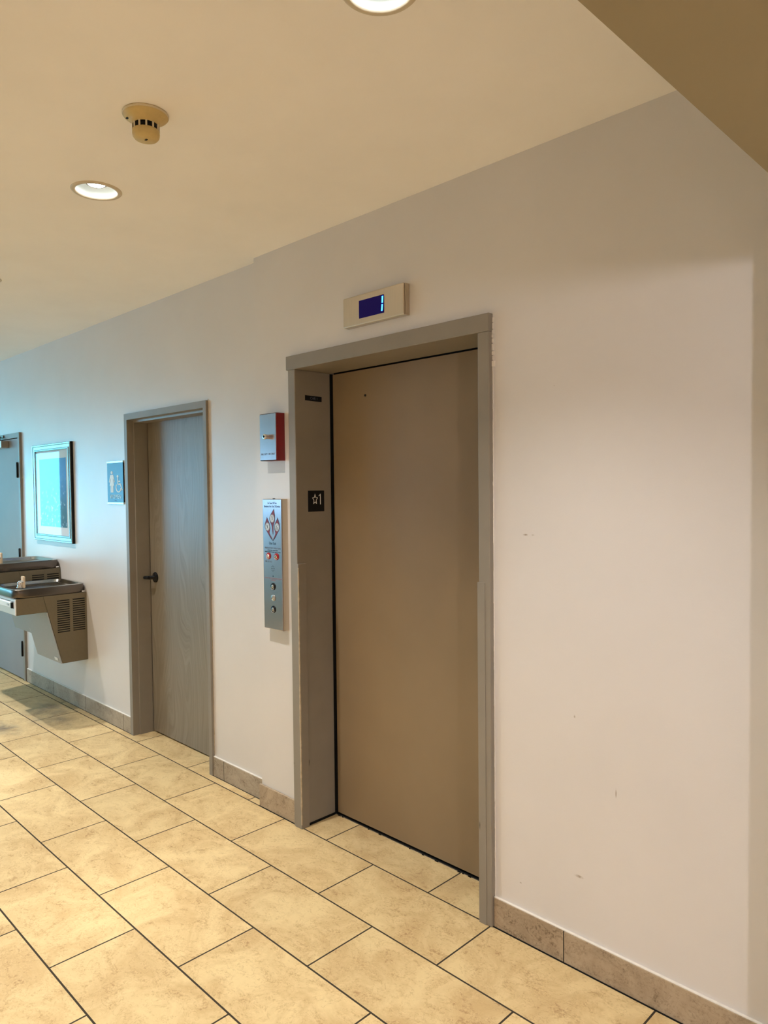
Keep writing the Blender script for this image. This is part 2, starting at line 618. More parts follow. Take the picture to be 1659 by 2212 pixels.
def ring(bm, x, y, z, r, w, th, seg=32, a0=0.0, a1=2 * PI, mi=0, rz=None):
    k_ = (rz or r) / r
    full = abs(a1 - a0 - 2 * PI) < 1e-6
    n = seg
    A = []
    for k in range(n + (0 if full else 1)):
        a = a0 + (a1 - a0) * k / n
        c, s = math.cos(a), math.sin(a)
        A.append([bm.verts.new((x + rr * c, yy, z + rr * k_ * s)) for rr, yy in ((r, y), (r, y - th), (r - w, y - th), (r - w, y))])
    fs = []
    cnt = n if full else n
    for k in range(cnt):
        a, b = A[k], A[(k + 1) % len(A)]
        for j in range(4):
            fs.append(bm.faces.new((a[j], b[j], b[(j + 1) % 4], a[(j + 1) % 4])))
    if not full:
        fs.append(bm.faces.new(A[0]))
        fs.append(bm.faces.new(A[-1][::-1]))
    for f in fs:
        f.material_index = mi
    bmesh.ops.recalc_face_normals(bm, faces=fs)
    return bm


def stroke(bm, p, q, w, y, th, mi=0):
    (x0, z0), (x1, z1) = p, q
    dx, dz = x1 - x0, z1 - z0
    L = math.hypot(dx, dz)
    nx, nz = -dz / L * w / 2, dx / L * w / 2
    return flat(bm, [(x0 + nx, z0 + nz), (x0 - nx, z0 - nz), (x1 - nx, z1 - nz), (x1 + nx, z1 + nz)], y, th, mi)


# ---------------------------------------------------------------- room shell
XW, XE = -26.0, 7.0
CANS = [(-1.19, -0.91), (-2.726, -0.898), (-4.255, -0.85), (-5.79, -0.87)]  # the last one is unseen, added to brighten the far floor
CANS_FILL = [(-1.19, -3.0), (-2.726, -3.0), (-4.255, -3.0)]      # unseen second row, added so its floor bounce lifts the ceiling
HOLE_R = 0.0745

struct('floor', bx(XW, XE, Y_S, 0.62, -0.12, 0.0), M['floor'],
       'floor of large cream travertine tiles in a staggered bond with dark grout', 'floor')


def ceiling_bm():
    bm = bmesh.new()
    h = 0.16

    def quad(x0, x1, ya, yb):
        bm.faces.new([bm.verts.new(p) for p in ((x0, ya, ZC), (x0, yb, ZC), (x1, yb, ZC), (x1, ya, ZC))])
    quad(XW, -0.46, Y_S, -3.2)
    quad(XW, -0.46, -2.8, -1.10)
    quad(XW, -0.46, -0.68, YL + 0.02)
    quad(0.9, XE, Y_S, 0.02)
    cells = []
    for row, y0, y1 in ((CANS, -1.10, -0.68), (CANS_FILL, -3.2, -2.8)):
        prev = XW
        for cx, cy in sorted(row):
            quad(prev, cx - h, y0, y1)
            prev = cx + h
            cells.append((cx, cy, y0, y1))
        quad(prev, -0.46, y0, y1)
    for cx, cy, y0, y1 in cells:
        n = 64
        inner = [bm.verts.new((cx + HOLE_R * math.cos(2 * PI * k / n), cy + HOLE_R * math.sin(2 * PI * k / n), ZC)) for k in range(n)]
        outer = []
        for k in range(n):
            c, s = math.cos(2 * PI * k / n), math.sin(2 * PI * k / n)
            tx = h / abs(c) if abs(c) > 1e-9 else 1e9
            ty = ((y1 - cy) if s > 0 else (cy - y0)) / abs(s) if abs(s) > 1e-9 else 1e9
            t = min(tx, ty)
            outer.append(bm.verts.new((cx + t * c, cy + t * s, ZC)))
        for k in range(n):
            bm.faces.new((inner[k], inner[(k + 1) % n], outer[(k + 1) % n], outer[k]))
        for sx in (-1, 1):
            for sy, ye in ((-1, y0), (1, y1)):
                cv = bm.verts.new((cx + sx * h, ye, ZC))
                near = [v for v in outer]
                # nearest perimeter vertices either side of the corner
                vx = min((v for v in near if abs(v.co.x - (cx + sx * h)) < 1e-6 and (v.co.y - cy) * sy > 0), key=lambda v: abs(v.co.y - ye))
                vy = min((v for v in near if abs(v.co.y - ye) < 1e-6 and (v.co.x - cx) * sx > 0), key=lambda v: abs(v.co.x - cv.co.x))
                if (vx.co - cv.co).length > 1e-6 and (vy.co - cv.co).length > 1e-6:
                    bm.faces.new((cv, vx, vy))
    for f in bm.faces:
        if f.normal.z > 0:
            f.normal_flip()
    bm.normal_update()
    for f in list(bm.faces):
        if f.normal.z > 0:
            f.normal_flip()
    return bm


struct('ceiling', ceiling_bm(), M['ceiling'], 'smooth beige ceiling over the elevator lobby', 'ceiling')
# roof deck that closes the ceiling void
struct('trim_1', bx(XW, XE, Y_S, 0.62, ZC + 0.25, ZC + 0.3), M['black'], 'dark deck above the ceiling', 'ceiling deck')

WT = 0.42   # wall thickness
# elevator wall, one plane at y = 0 and a recessed plane at y = YL left of x = -2.99
EX0, EX1, EZ = -2.652, -1.600, 2.147        # elevator opening
wb = bmesh.new()
box(wb, -2.99, EX0 - 0.03, 0, WT, 0, ZC)
box(wb, EX1 + 0.03, XE, 0, WT, 0, ZC)
box(wb, EX0 - 0.03, EX1 + 0.03, 0, WT, EZ + 0.03, ZC)
struct('wall_north', wb, M['wall'], 'off-white painted wall around the elevator, with faint scuffs right of it', 'wall')
WX0, WX1, WZ = -4.455, -3.535, 2.045           # restroom door opening
FX0, FX1, FZ = -7.37, -6.438, 2.045           # far door opening
wb = bmesh.new()
box(wb, WX1 + 0.01, -2.99, YL, WT, 0, ZC)
box(wb, WX0 - 0.01, WX1 + 0.01, YL, WT, WZ + 0.01, ZC)
box(wb, FX1 + 0.01, WX0 - 0.01, YL, WT, 0, ZC)
box(wb, FX0 - 0.01, FX1 + 0.01, YL, WT, FZ + 0.01, ZC)
box(wb, XW, FX0 - 0.01, YL, WT, 0, ZC)
struct('wall_northwest', wb, M['wall'], 'off-white glossy painted wall left of the elevator, set slightly further back', 'wall')
struct('wall_west', bx(XW - 0.1, XW, Y_S, WT, 0, ZC), M['wall'], 'off-white end wall far to the left', 'wall')
struct('wall_east', bx(XE, XE + 0.1, Y_S, WT, 0, ZC), M['wall'], 'off-white end wall behind the camera to the right', 'wall')
wb = bmesh.new()
cuts = sorted(WINDOWS)
px = XW
for (x0, x1, z0, z1) in cuts:
    box(wb, px, x0, Y_S - 0.2, Y_S, 0, ZC)
    box(wb, x0, x1, Y_S - 0.2, Y_S, 0, z0)
    box(wb, x0, x1, Y_S - 0.2, Y_S, z1, ZC)
    px = x1
box(wb, px, XE, Y_S - 0.2, Y_S, 0, ZC)
struct('wall_south', wb, M['wall'], 'off-white wall with wide windows opposite the elevator', 'wall')
for i, (x0, x1, z0, z1) in enumerate(WINDOWS):
    fr = bmesh.new()
    t = 0.03
    box(fr, x0, x1, Y_S - 0.14, Y_S - 0.06, z0, z0 + t)
    box(fr, x0, x1, Y_S - 0.14, Y_S - 0.06, z1 - t, z1)
    nm = max(1, int(round((x1 - x0) / 2.4)))
    for k in range(nm + 1):
        xm = x0 + (x1 - x0) * k / nm
        xm = min(max(xm, x0 + t / 2), x1 - t / 2)
        box(fr, xm - t / 2, xm + t / 2, Y_S - 0.14, Y_S - 0.06, z0 + t, z1 - t)
    w = struct('window_%d' % (i + 1), fr, M['window_metal'],
               ['wide far window in the wall opposite the restroom', 'wide window in the wall opposite the elevator', 'short high window opposite, between the wide and the small one', 'small bright window opposite, right of the camera'][i], 'window')
    obj('pane', bx(x0 + t, x1 - t, Y_S - 0.103, Y_S - 0.097, z0 + t, z1 - t), M['glass'], w)

# dropped beam over the camera and the stub pilaster it rests on
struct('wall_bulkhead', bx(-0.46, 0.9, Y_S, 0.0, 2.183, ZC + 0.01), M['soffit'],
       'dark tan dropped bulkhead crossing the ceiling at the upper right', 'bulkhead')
struct('wall_pilaster', bx(-0.46, -0.12, -0.222, 0.0, 0.0, 2.183), M['wall'], 'short off-white wall stub under the bulkhead', 'pilaster')

# ---------------------------------------------------------------- baseboards
BH, BT = 0.108, 0.011
struct('baseboard_left', bx(-6.395, -4.493, YL - BT, YL, 0, BH, bev=0.002), M['base_left'],
       'travertine tile baseboard under the drinking fountains', 'baseboard')
struct('baseboard_middle', bx(-3.502, -2.985, YL - BT, YL, 0, BH, bev=0.002), M['base_left'],
       'short travertine baseboard between the restroom door and the wall step', 'baseboard')
struct('baseboard_step', bx(-3.0, -2.704, -BT, 0, 0, BH + 0.004, bev=0.002), M['base_right'],
       'short travertine baseboard left of the elevator frame', 'baseboard')
for nm_, xa, xb, yw in (('baseboard_left', -6.395, -4.493, YL), ('baseboard_middle', -3.502, -2.99, YL), ('baseboard_step', -3.0, -2.704, 0.0)):
    p_ = bpy.data.objects[nm_]
    obj('foot_joint', bx(xa, xb, yw - BT - 0.0025, yw - BT + 0.001, 0, 0.0015), M['black'], p_)
    obj('top_bead', bx(xa, xb, yw - BT + 0.002, yw, BH - 0.001, BH + 0.003, bev=0.001), M['caulk'], p_)
bb = bx(-1.5485, XE, -BT, 0, 0, BH, bev=0.002)
struct('baseboard_right', bb, M['base_right'], 'long travertine tile baseboard right of the elevator', 'baseboard')
p_ = bpy.data.objects['baseboard_right']
obj('foot_joint', bx(-1.5485, -0.4, -BT - 0.004, -BT + 0.001, 0, 0.002), M['black'], p_)
obj('top_bead', bx(-1.5485, -0.46, -BT + 0.002, 0, BH - 0.001, BH + 0.003, bev=0.001), M['caulk'], p_)

# ---------------------------------------------------------------- elevator entrance
FP = 0.022            # frame projection from the wall
DY = 0.200            # door plane
el = thing('door_1', (-2.126, 0, 0), 'tall taupe metal elevator door in its deep projecting frame', 'elevator door', kind='structure')
fl = bmesh.new()      # left jamb with its return into the wall
box(fl, -2.703, EX0, -FP, DY - 0.008, 0, EZ, bev=0.003)
obj('jamb', fl, M['frame'], el)
fr = bmesh.new()
box(fr, EX1, -1.5495, -FP, DY + 0.03, 0, EZ, bev=0.003)
obj('jamb', fr, M['frame'], el)
hd = bmesh.new()
box(hd, -2.7155, -1.5485, -FP - 0.002, DY - 0.004, EZ, 2.211, bev=0.003)
obj('head_jamb', hd, M['frame'], el)
# corner guards: thin worn plates over the lower frame corners
g = bmesh.new()
box(g, -2.692, EX0 + 0.009, -FP - 0.0025, -FP + 0.001, 0.0, 1.248, bev=0.0006)
box(g, EX0 - 0.001, EX0 + 0.010, -FP, 0.022, 0.0, 1.248, bev=0.0006)
obj('corner_guard', g, M['frame'], el)
g = bmesh.new()
box(g, EX1 - 0.005, -1.572, -FP - 0.0025, -FP + 0.001, 0.0, 1.254, bev=0.0006)
obj('corner_guard', g, M['frame'], el)
# ragged, worn paint along the left corner
g = bmesh.new()
z = 0.02
rng = random.Random(3)
prev = 0.004
pts = []
while z < 1.243:
    pts.append((z, rng.uniform(0.002, 0.0065)))
    z += rng.uniform(0.008, 0.03)
for (za, wa), (zb, wb_) in zip(pts, pts[1:]):
    vs = [g.verts.new(p) for p in ((EX0 + 0.0100 - wa, -FP - 0.0031, za), (EX0 + 0.0105, -FP - 0.0031, za), (EX0 + 0.0105, -FP - 0.0031, zb), (EX0 + 0.0100 - wb_, -FP - 0.0031, zb))]
    g.faces.new(vs)
    vs = [g.verts.new(p) for p in ((EX0 + 0.0105, -FP - 0.0031, za), (EX0 + 0.0105, -FP - 0.003 + wa, za), (EX0 + 0.0105, -FP - 0.003 + wb_, zb), (EX0 + 0.0105, -FP - 0.0031, zb))]
    g.faces.new(vs)
o = obj('worn_edge', g, M['worn'], el)
o['label'] = 'chipped pale paint along the frame corner'
# ragged caulk where the right of the frame meets the wall
g = bmesh.new()
z = 0.11
while z < 2.2:
    hgt = rng.uniform(0.012, 0.03)
    big = z > 2.02
    wdt = rng.uniform(0.004, 0.011) if big else rng.uniform(0.0018, 0.003)
    box(g, -1.5500, -1.5493 + wdt, -rng.uniform(0.0015, 0.006 if big else 0.003), 0.001, z, z + hgt * (0.8 if big else 1.02))
    z += hgt
o = obj('caulk', g, M['caulk'], el)
o['label'] = 'ragged white caulk line beside the frame'
leaf = obj('door_leaf', bx(EX0 + 0.012, EX1 + 0.02, DY, DY + 0.032, 0.012, EZ - 0.006), M['elevator'], el)
kh = bmesh.new()
disc(kh, -2.415, DY, 2.022, 0.0055, 0.0015)
k = obj('keyhole', kh, M['dark_plastic'], leaf)
k['label'] = 'small round black keyhole'
sl = bx(EX0 - 0.02, EX1 + 0.03, DY + 0.034, 0.41, 0.002, EZ + 0.02)
box(sl, EX0 - 0.045, EX0 + 0.001, DY - 0.007, DY + 0.033, 0.0, EZ - 0.002)
obj('shaft_lining', sl, M['black'], el)
s = bmesh.new()
box(s, EX0, EX1, DY - 0.008, DY + 0.04, -0.004, 0.0025, mi=0)
box(s, EX0, EX1, DY - 0.003, DY + 0.02, 0.0025, 0.0031, mi=1)
rng2 = random.Random(5)
for kx in range(16):
    x = rng2.uniform(EX0 + 0.02, EX1 - 0.02)
    box(s, x, x + rng2.uniform(0.004, 0.016), DY - 0.010, DY - 0.006, 0.0, 0.003, mi=1)
obj('sill', s, [M['steel'], M['black']], el)
# dark grimy joint at the foot of the left jamb
g = bmesh.new()
box(g, EX0, EX0 + 0.004, -0.02, DY - 0.01, 0.0, 0.010)
obj('jamb_foot_gap', g, M['black'], el)

# ---------------------------------------------------------------- plates on the left jamb
t = thing('car_number_plate', (EX0, 0.103, 2.023), 'small black CAR 1 plate high on the left elevator jamb', 'sign')
b_ = bmesh.new()
box(b_, EX0, EX0 + 0.0025, 0.0370, 0.1370, 2.0080, 2.0320, bev=0.0006)
bmesh.ops.rotate(b_, verts=b_.verts, cent=(EX0, 0.087, 2.020), matrix=Matrix.Rotation(R(-1.0), 3, 'X'))
obj('plate', b_, M['dark_plastic'], t)
b_ = text_bm(bmesh.new(), 'CAR 1', EX0 + 0.0027, 0.0895, 2.020, 0.017, 0.0003, axis='E')
obj('lettering', b_, M['grey_ink'], t)
t = thing('floor_number_plate', (EX0, 0.112, 1.537), 'black floor plate with star and number 1 on the left elevator jamb', 'sign')
obj('plate', bx(EX0, EX0 + 0.003, 0.0470, 0.1445, 1.488, 1.587, bev=0.001), M['dark_plastic'], t)
b_ = bmesh.new()
xs = EX0 + 0.003


def yz_stroke(bm, p, q, w):
    (y0, z0), (y1, z1) = p, q
    dy, dz = y1 - y0, z1 - z0
    L = math.hypot(dy, dz)
    ny, nz = -dz / L * w / 2, dy / L * w / 2
    ey, ez = dy / L * w * 0.4, dz / L * w * 0.4
    P = [(y0 + ny - ey, z0 + nz - ez), (y0 - ny - ey, z0 - nz - ez), (y1 - ny + ey, z1 - nz + ez), (y1 + ny + ey, z1 + nz + ez)]
    A = [bm.verts.new((xs, y, z)) for y, z in P]
    B = [bm.verts.new((xs + 0.0012, y, z)) for y, z in P]
    fs = [bm.faces.new(A), bm.faces.new(B[::-1])]
    for i in range(4):
        fs.append(bm.faces.new((A[i], B[i], B[(i + 1) % 4], A[(i + 1) % 4])))
    bmesh.ops.recalc_face_normals(bm, faces=fs)


cy_, cz_ = 0.0870, 1.5475
star = []
for k in range(10):
    r_ = 0.0195 if k % 2 == 0 else 0.0088
    a = PI / 2 + k * PI / 5
    star.append((cy_ + r_ * 0.83 * math.cos(a), cz_ + r_ * 1.3 * math.sin(a) - 0.002))
for k in range(10):
    yz_stroke(b_, star[k], star[(k + 1) % 10], 0.0026)
yz_stroke(b_, (0.1200, 1.570), (0.1200, 1.523), 0.0042)
yz_stroke(b_, (0.1200, 1.570), (0.1110, 1.562), 0.0030)
o = obj('raised_symbols', b_, M['white'], t)
o['label'] = 'white outlined star and numeral 1'

# ---------------------------------------------------------------- floor indicator above the door
t = thing('floor_indicator', (-2.125, 0, 2.335), 'metal floor indicator box with dark blue screen above the elevator', 'indicator')
ib = bmesh.new()
box(ib, -2.303, -1.948, -0.022, 0, 2.273, 2.397, bev=0.002)
box(ib, -2.303, -1.951, -0.032, -0.022, 2.273, 2.397, bev=0.004, seg=3)
obj('housing', ib, M['nickel'], t)
sc_ = obj('screen', bx(-2.203, -2.058, -0.0334, -0.03, 2.2985, 2.371), M['screen'], t)
b_ = bmesh.new()
stroke(b_, (-2.0645, 2.3655), (-2.0655, 2.3385), 0.0075, -0.0334, 0.0008)
stroke(b_, (-2.066, 2.333), (-2.069, 2.307), 0.0075, -0.0334, 0.0008)
o = obj('display_digit', b_, M['segment'], sc_)
o['label'] = 'glowing bright blue digit strokes at the screen edge'

# ---------------------------------------------------------------- red key box
KX0, KX1, KZ0, KZ1 = -2.891, -2.7605, 1.7305, 1.956
t = thing('key_box', (-2.826, 0, 1.843), 'red metal key box with steel cover on the wall left of the elevator', 'key box')
kb = bmesh.new()
box(kb, KX0 + 0.001, KX1, -0.047, 0, KZ0 + 0.0005, KZ1, bev=0.0015)
obj('body', kb, M['red'], t)
cv = bmesh.new()
box(cv, KX0, KX1 - 0.003, -0.0505, -0.0462, KZ0 + 0.004, KZ1 - 0.003, bev=0.0008)
cov = obj('cover', cv, M['steel_v'], t)
gg = bmesh.new()
box(gg, KX0 + 0.001, KX1 - 0.001, -0.0495, -0.0452, KZ0 + 0.0008, KZ0 + 0.004)
obj('cover_gap', gg, M['black'], t)
obj('cover_gap', bx(KX0 + 0.001, KX1 - 0.001, -0.0495, -0.0452, KZ1 - 0.0032, KZ1 - 0.0008), M['black'], t)
lk = bmesh.new()
LT = Matrix.Translation((-2.823, -0.0505, 1.8445)) @ Matrix.Rotation(R(90), 4, 'X')
lathe(lk, [(0.0, 0.0), (0.0105, 0.0), (0.0105, 0.016), (0.0125, 0.017), (0.0125, 0.025), (0.011, 0.0265), (0.0062, 0.0265)], 28, LT)
lathe(lk, [(0.0064, 0.0266), (0.0060, 0.024), (0.0, 0.0238)], 20, LT, mi=1)
obj('lock_cylinder', lk, [M['chrome'], M['black']], cov)
obj('lettering', text_bm(bmesh.new(), 'FIRE DEPT. USE ONLY', -2.827, -0.0506, 1.7625, 0.0125, 0.0003, width=0.112), M['grey_ink'], cov)

# ---------------------------------------------------------------- hall call panel
PX0, PX1, PZ0, PZ1, PF = -2.8985, -2.747, 0.922, 1.5495, -0.036
t = thing('call_panel', (-2.823, 0, 1.236), 'tall steel elevator call panel with fire notice and round buttons', 'call panel')
pb = bmesh.new()
box(pb, PX0 + 0.003, PX1, -0.031, 0, PZ0, PZ1, bev=0.001)
obj('back_box', pb, M['nickel'], t)
fp_ = bmesh.new()
box(fp_, PX0, PX1 - 0.002, PF, -0.031, PZ0, PZ1 - 0.001, bev=0.0022, seg=3)
face = obj('face_plate', fp_, M['steel_v'], t)
PC = -2.8225
fy = PF - 0.0001
b_ = bmesh.new()
text_bm(b_, 'In Case Of Fire', PC + 0.002, fy, 1.5290, 0.0155, 0.0003, width=0.070)
text_bm(b_, 'Elevators Are Out Of Service', PC, fy, 1.5135, 0.0150, 0.0003, width=0.128)
obj('notice_lettering', b_, M['navy_ink'], face)
obj('exit_lettering', text_bm(bmesh.new(), 'Use Exit', PC, fy, 1.3365, 0.0185, 0.0003, width=0.054), M['navy_ink'], face)
obj('operation_lettering', text_bm(bmesh.new(), "FIREFIGHTERS' OPERATION", PC, fy, 1.3130, 0.0105, 0.0003, width=0.124), M['grey_ink'], face)
obj('recall_lettering', text_bm(bmesh.new(), 'FIRE RECALL', PC - 0.033, fy, 1.2475, 0.0105, 0.0003, width=0.058), M['grey_ink'], face)
b_ = bmesh.new()
text_bm(b_, 'TO RECALL ELEVATORS', PC, fy, 1.3025, 0.0070, 0.0004, width=0.080)
text_bm(b_, 'INSERT FIRE KEY AND TURN TO ON', PC, fy, 1.2945, 0.0070, 0.0004, width=0.122)
obj('small_lettering', b_, M['navy_ink'], face)
b_ = bmesh.new()
text_bm(b_, 'ELEVATOR COMMUNICATION', PC, fy, 1.1680, 0.0090, 0.0003, width=0.132)
text_bm(b_, 'FAILURE', PC, fy, 1.1585, 0.0085, 0.0003, width=0.038)
obj('failure_lettering', b_, M['red_ink'], face)


def flame(cx, cz, tipx, tipz, tailx, tailz, r, bend, w_end=0.0012):
    """flame outline: pointed tip, round belly at (cx, cz), tail narrowing to (tailx, tailz)"""
    L, Rr = [], []
    n = 16
    for i in range(n + 1):               # tip to belly
        u = i / n
        x = tipx + (cx - tipx) * u ** 0.8
        zz = tipz + (cz - tipz) * u
        w = r * math.sin(u * PI / 2) ** 1.3
        L.append((x - w, zz))
        Rr.append((x + w * (0.9 + 0.1 * u), zz))
    for i in range(1, n + 5):            # belly to tail
        u = i / (n + 4)
        x = cx + (tailx - cx) * u + bend * math.sin(u * PI)
        zz = cz + (tailz - cz) * u
        w = w_end + (r - w_end) * (0.5 + 0.5 * math.cos(min(1, u * 1.75) * PI)) * (1 - u * 0.25) + 0.0045 * math.sin(u * PI)
        L.append((x - w, zz))
        Rr.append((x + w, zz))
    return L + Rr[::-1]


b_ = bmesh.new()
flames = [(PC + 0.000, 1.4560, PC + 0.018, 1.5055, PC + 0.006, 1.3790, 0.0200, 0.000),
          (PC - 0.0385, 1.4155, PC - 0.041, 1.4640, PC + 0.004, 1.3480, 0.0200, -0.010),
          (PC + 0.0375, 1.4155, PC + 0.0465, 1.4640, PC + 0.004, 1.3480, 0.0200, 0.010)]
b2 = bmesh.new()
b3 = bmesh.new()
for i, (cx, cz, tx, tz, ex, ez, r, bd) in enumerate(flames):
    flat(b_, flame(cx, cz, tx, tz, ex, ez, r + 0.002, bd), PF, 0.0002, mi=1)
    flat(b_, flame(cx, cz, tx + (cx - tx) * 0.1, tz - 0.005, ex, ez + 0.006, r - 0.0016, bd, 0.0004), PF - 0.0002, 0.0002, mi=0)
    disc(b2, cx, PF - 0.0004, cz, 0.0185, 0.0003, rz=0.0195)
    ring(b3, cx, PF - 0.0007, cz, 0.0172, 0.0014, 0.0002, rz=0.0182)
    if i == 0:      # figure walking down
        disc(b3, cx - 0.0005, PF - 0.0007, cz + 0.0105, 0.0026, 0.0002, 12)
        stroke(b3, (cx, cz + 0.008), (cx + 0.0015, cz - 0.001), 0.0042, PF - 0.0007, 0.0002)
        stroke(b3, (cx + 0.0015, cz - 0.001), (cx - 0.001, cz - 0.010), 0.0026, PF - 0.0007, 0.0002)
        stroke(b3, (cx + 0.0015, cz - 0.001), (cx + 0.003, cz - 0.007), 0.0024, PF - 0.0007, 0.0002)
    elif i == 1:    # figure running from a flame
        disc(b3, cx - 0.002, PF - 0.0007, cz + 0.008, 0.0024, 0.0002, 12)
        stroke(b3, (cx - 0.009, cz + 0.003), (cx + 0.008, cz + 0.004), 0.0024, PF - 0.0007, 0.0002)
        stroke(b3, (cx - 0.001, cz + 0.005), (cx + 0.001, cz - 0.004), 0.0036, PF - 0.0007, 0.0002)
        stroke(b3, (cx + 0.001, cz - 0.004), (cx - 0.005, cz - 0.010), 0.0024, PF - 0.0007, 0.0002)
        stroke(b3, (cx + 0.001, cz - 0.004), (cx + 0.008, cz - 0.007), 0.0024, PF - 0.0007, 0.0002)
    else:           # figure on stairs
        disc(b3, cx + 0.001, PF - 0.0007, cz + 0.0095, 0.0022, 0.0002, 12)
        stroke(b3, (cx - 0.007, cz + 0.007), (cx + 0.006, cz - 0.005), 0.0026, PF - 0.0007, 0.0002)
        for q in range(4):
            stroke(b3, (cx - 0.010 + q * 0.005, cz - 0.010 + q * 0.0), (cx - 0.010 + q * 0.005, cz + 0.004 - q * 0.003), 0.0014, PF - 0.0007, 0.0002)
        stroke(b3, (cx - 0.011, cz - 0.0095), (cx + 0.010, cz - 0.0095), 0.0018, PF - 0.0007, 0.0002)
o = obj('flame_emblem', b_, [M['maroon'], M['navy_ink']], face)
o['label'] = 'three dark red flames joined at the bottom'
obj('pictogram_disc', b2, M['pictogram'], face)
obj('pictogram', b3, M['navy_ink'], face)


def round_button(x, z, r, mats, lab, rim=True, insert=True):
    b = bmesh.new()
    T = Matrix.Translation((x, PF, z)) @ Matrix.Rotation(R(90), 4, 'X')
    lathe(b, [(r, 0.0), (r, 0.0025), (r * 0.92, 0.004), (r * 0.70, 0.0045)], 30, T, mi=0)
    lathe(b, [(r * 0.70, 0.0045), (r * 0.62, 0.0028), (0.0, 0.0028)], 30, T, mi=0)
    lathe(b, [(0.0, 0.0075), (r * 0.42, 0.007), (r * 0.50, 0.0055), (r * 0.50, 0.0028)], 26, T, mi=1)
    ring(b, x, PF - 0.0047, z, r * 0.84, r * 0.07, 0.0004, 20, R(205), R(335), mi=2)
    box(b, x - r * 0.07, x + r * 0.07, PF - 0.0082, PF - 0.0070, z - r * 0.28, z + r * 0.28, mi=3)
    o = obj('button', b, mats, t)
    o['label'] = lab
    return o


round_button(-2.855, 1.2745, 0.0165, [M['red_button'], M['white'], M['white'], M['black']], 'red fire recall key switch with white centre')
round_button(-2.7915, 1.2745, 0.0165, [M['red_button'], M['chrome'], M['white'], M['black']], 'red rimmed key switch with chrome centre')
round_button(PC, 1.1290, 0.0172, [M['dark_plastic'], M['steel'], M['white'], M['black']], 'black call button with steel centre, upper')
round_button(PC, 1.0745, 0.0150, [M['steel'], M['chrome'], M['chrome'], M['black']], 'plain chrome keyed button')
round_button(PC, 1.0195, 0.0172, [M['dark_plastic'], M['steel'], M['white'], M['black']], 'black call button with steel centre, lower')
b_ = bmesh.new()
disc(b_, PC, PF, 1.2155, 0.0021, 0.0002, 10)
for k in range(8):
    a = k * PI / 4
    disc(b_, PC + 0.0105 * math.cos(a), PF, 1.2155 + 0.0125 * math.sin(a), 0.0021, 0.0002, 10)
obj('speaker_holes', b_, M['black'], face)
b_ = bmesh.new()
disc(b_, PC + 0.001, PF, 1.1790, 0.0030, 0.0006, 12)
obj('indicator_lamp', b_, M['navy_ink'], face)
obj('mounting_screw', bx(PC + 0.000, PC + 0.012, PF + 0.004, PF + 0.012, PZ1 - 0.001, PZ1 + 0.0025, bev=0.0008), M['dark_plastic'], t)

# ---------------------------------------------------------------- restroom door
t = thing('door_2', (-4.02, YL, 0), 'grey-brown wood veneer restroom door in its stepped metal frame', 'door', kind='structure')
DYW = 0.165


def hollow_frame(side, x_face_out, x_open, z_top, z_open):
    """one jamb of a stepped metal frame: face, rabbet, stop, rabbet"""
    s = 1 if side == 'L' else -1
    b = bmesh.new()
    yf = YL - 0.016
    prof = [(x_face_out, YL), (x_face_out, yf), (x_open, yf), (x_open, YL + 0.02), (x_open + s * 0.0, YL + 0.028),
            (x_open + s * 0.010, YL + 0.03), (x_open + s * 0.010, DYW + 0.0), (x_open, DYW + 0.0), (x_open, DYW + 0.06), (x_face_out, DYW + 0.06)]
    A = [b.verts.new((x, y, 0.0)) for x, y in prof]
    B = [b.verts.new((x, y, z_open if True else z_top)) for x, y in prof]
    n = len(prof)
    b.faces.new(A)
    b.faces.new(B[::-1])
    for i in range(n):
        b.faces.new((A[i], B[i], B[(i + 1) % n], A[(i + 1) % n]))
    bmesh.ops.recalc_face_normals(b, faces=b.faces)
    return b


obj('jamb', hollow_frame('L', -4.492, -4.455, 2.087, 2.047), M['frame'], t)
obj('jamb', hollow_frame('R', -3.503, -3.535, 2.087, 2.047), M['frame'], t)
yf = YL - 0.016
hp = [(YL, 2.087), (yf, 2.087), (yf, 2.047), (YL + 0.02, 2.047), (YL + 0.028, 2.046), (YL + 0.030, 2.033), (DYW, 2.033), (DYW, 2.047), (DYW + 0.06, 2.047), (DYW + 0.06, 2.087)]
hb = prism_x(bmesh.new(), hp, -4.492, -3.503)
# thin ridges along the head of the stepped frame
for (yy, zz) in ((yf - 0.001, 2.050), (YL + 0.024, 2.0465)):
    box(hb, -4.454, -3.536, yy, yy + 0.004, zz - 0.003, zz, bev=0.0006)
obj('head_jamb', hb, M['frame'], t)
lf = obj('door_leaf', bx(WX0 + 0.017, WX1 - 0.003, DYW, DYW + 0.044, 0.010, 2.044), M['wood_door'], t)
kb = bmesh.new()
T = Matrix.Translation((-4.372, DYW, 1.030)) @ Matrix.Rotation(R(90), 4, 'X')
lathe(kb, [(0.0, 0.0), (0.033, 0.0), (0.033, 0.005), (0.030, 0.010), (0.016, 0.013), (0.012, 0.016), (0.012, 0.045), (0.0, 0.045)], 30, T)
tube(kb, [(-4.372, DYW - 0.040, 1.030), (-4.386, DYW - 0.052, 1.0305), (-4.404, DYW - 0.055, 1.030), (-4.414, DYW - 0.055, 1.029), (-4.422, DYW - 0.054, 1.028)], [0.011, 0.0115, 0.0115, 0.011, 0.008], 14)
o = obj('door_handle', kb, M['dark_plastic'], lf)
o['label'] = 'black lever handle with round rose'
obj('door_gap', bx(WX0 - 0.002, WX1 + 0.002, DYW + 0.046, 0.40, 0.001, 2.05), M['black'], t)
g = bmesh.new()
z = 0.12
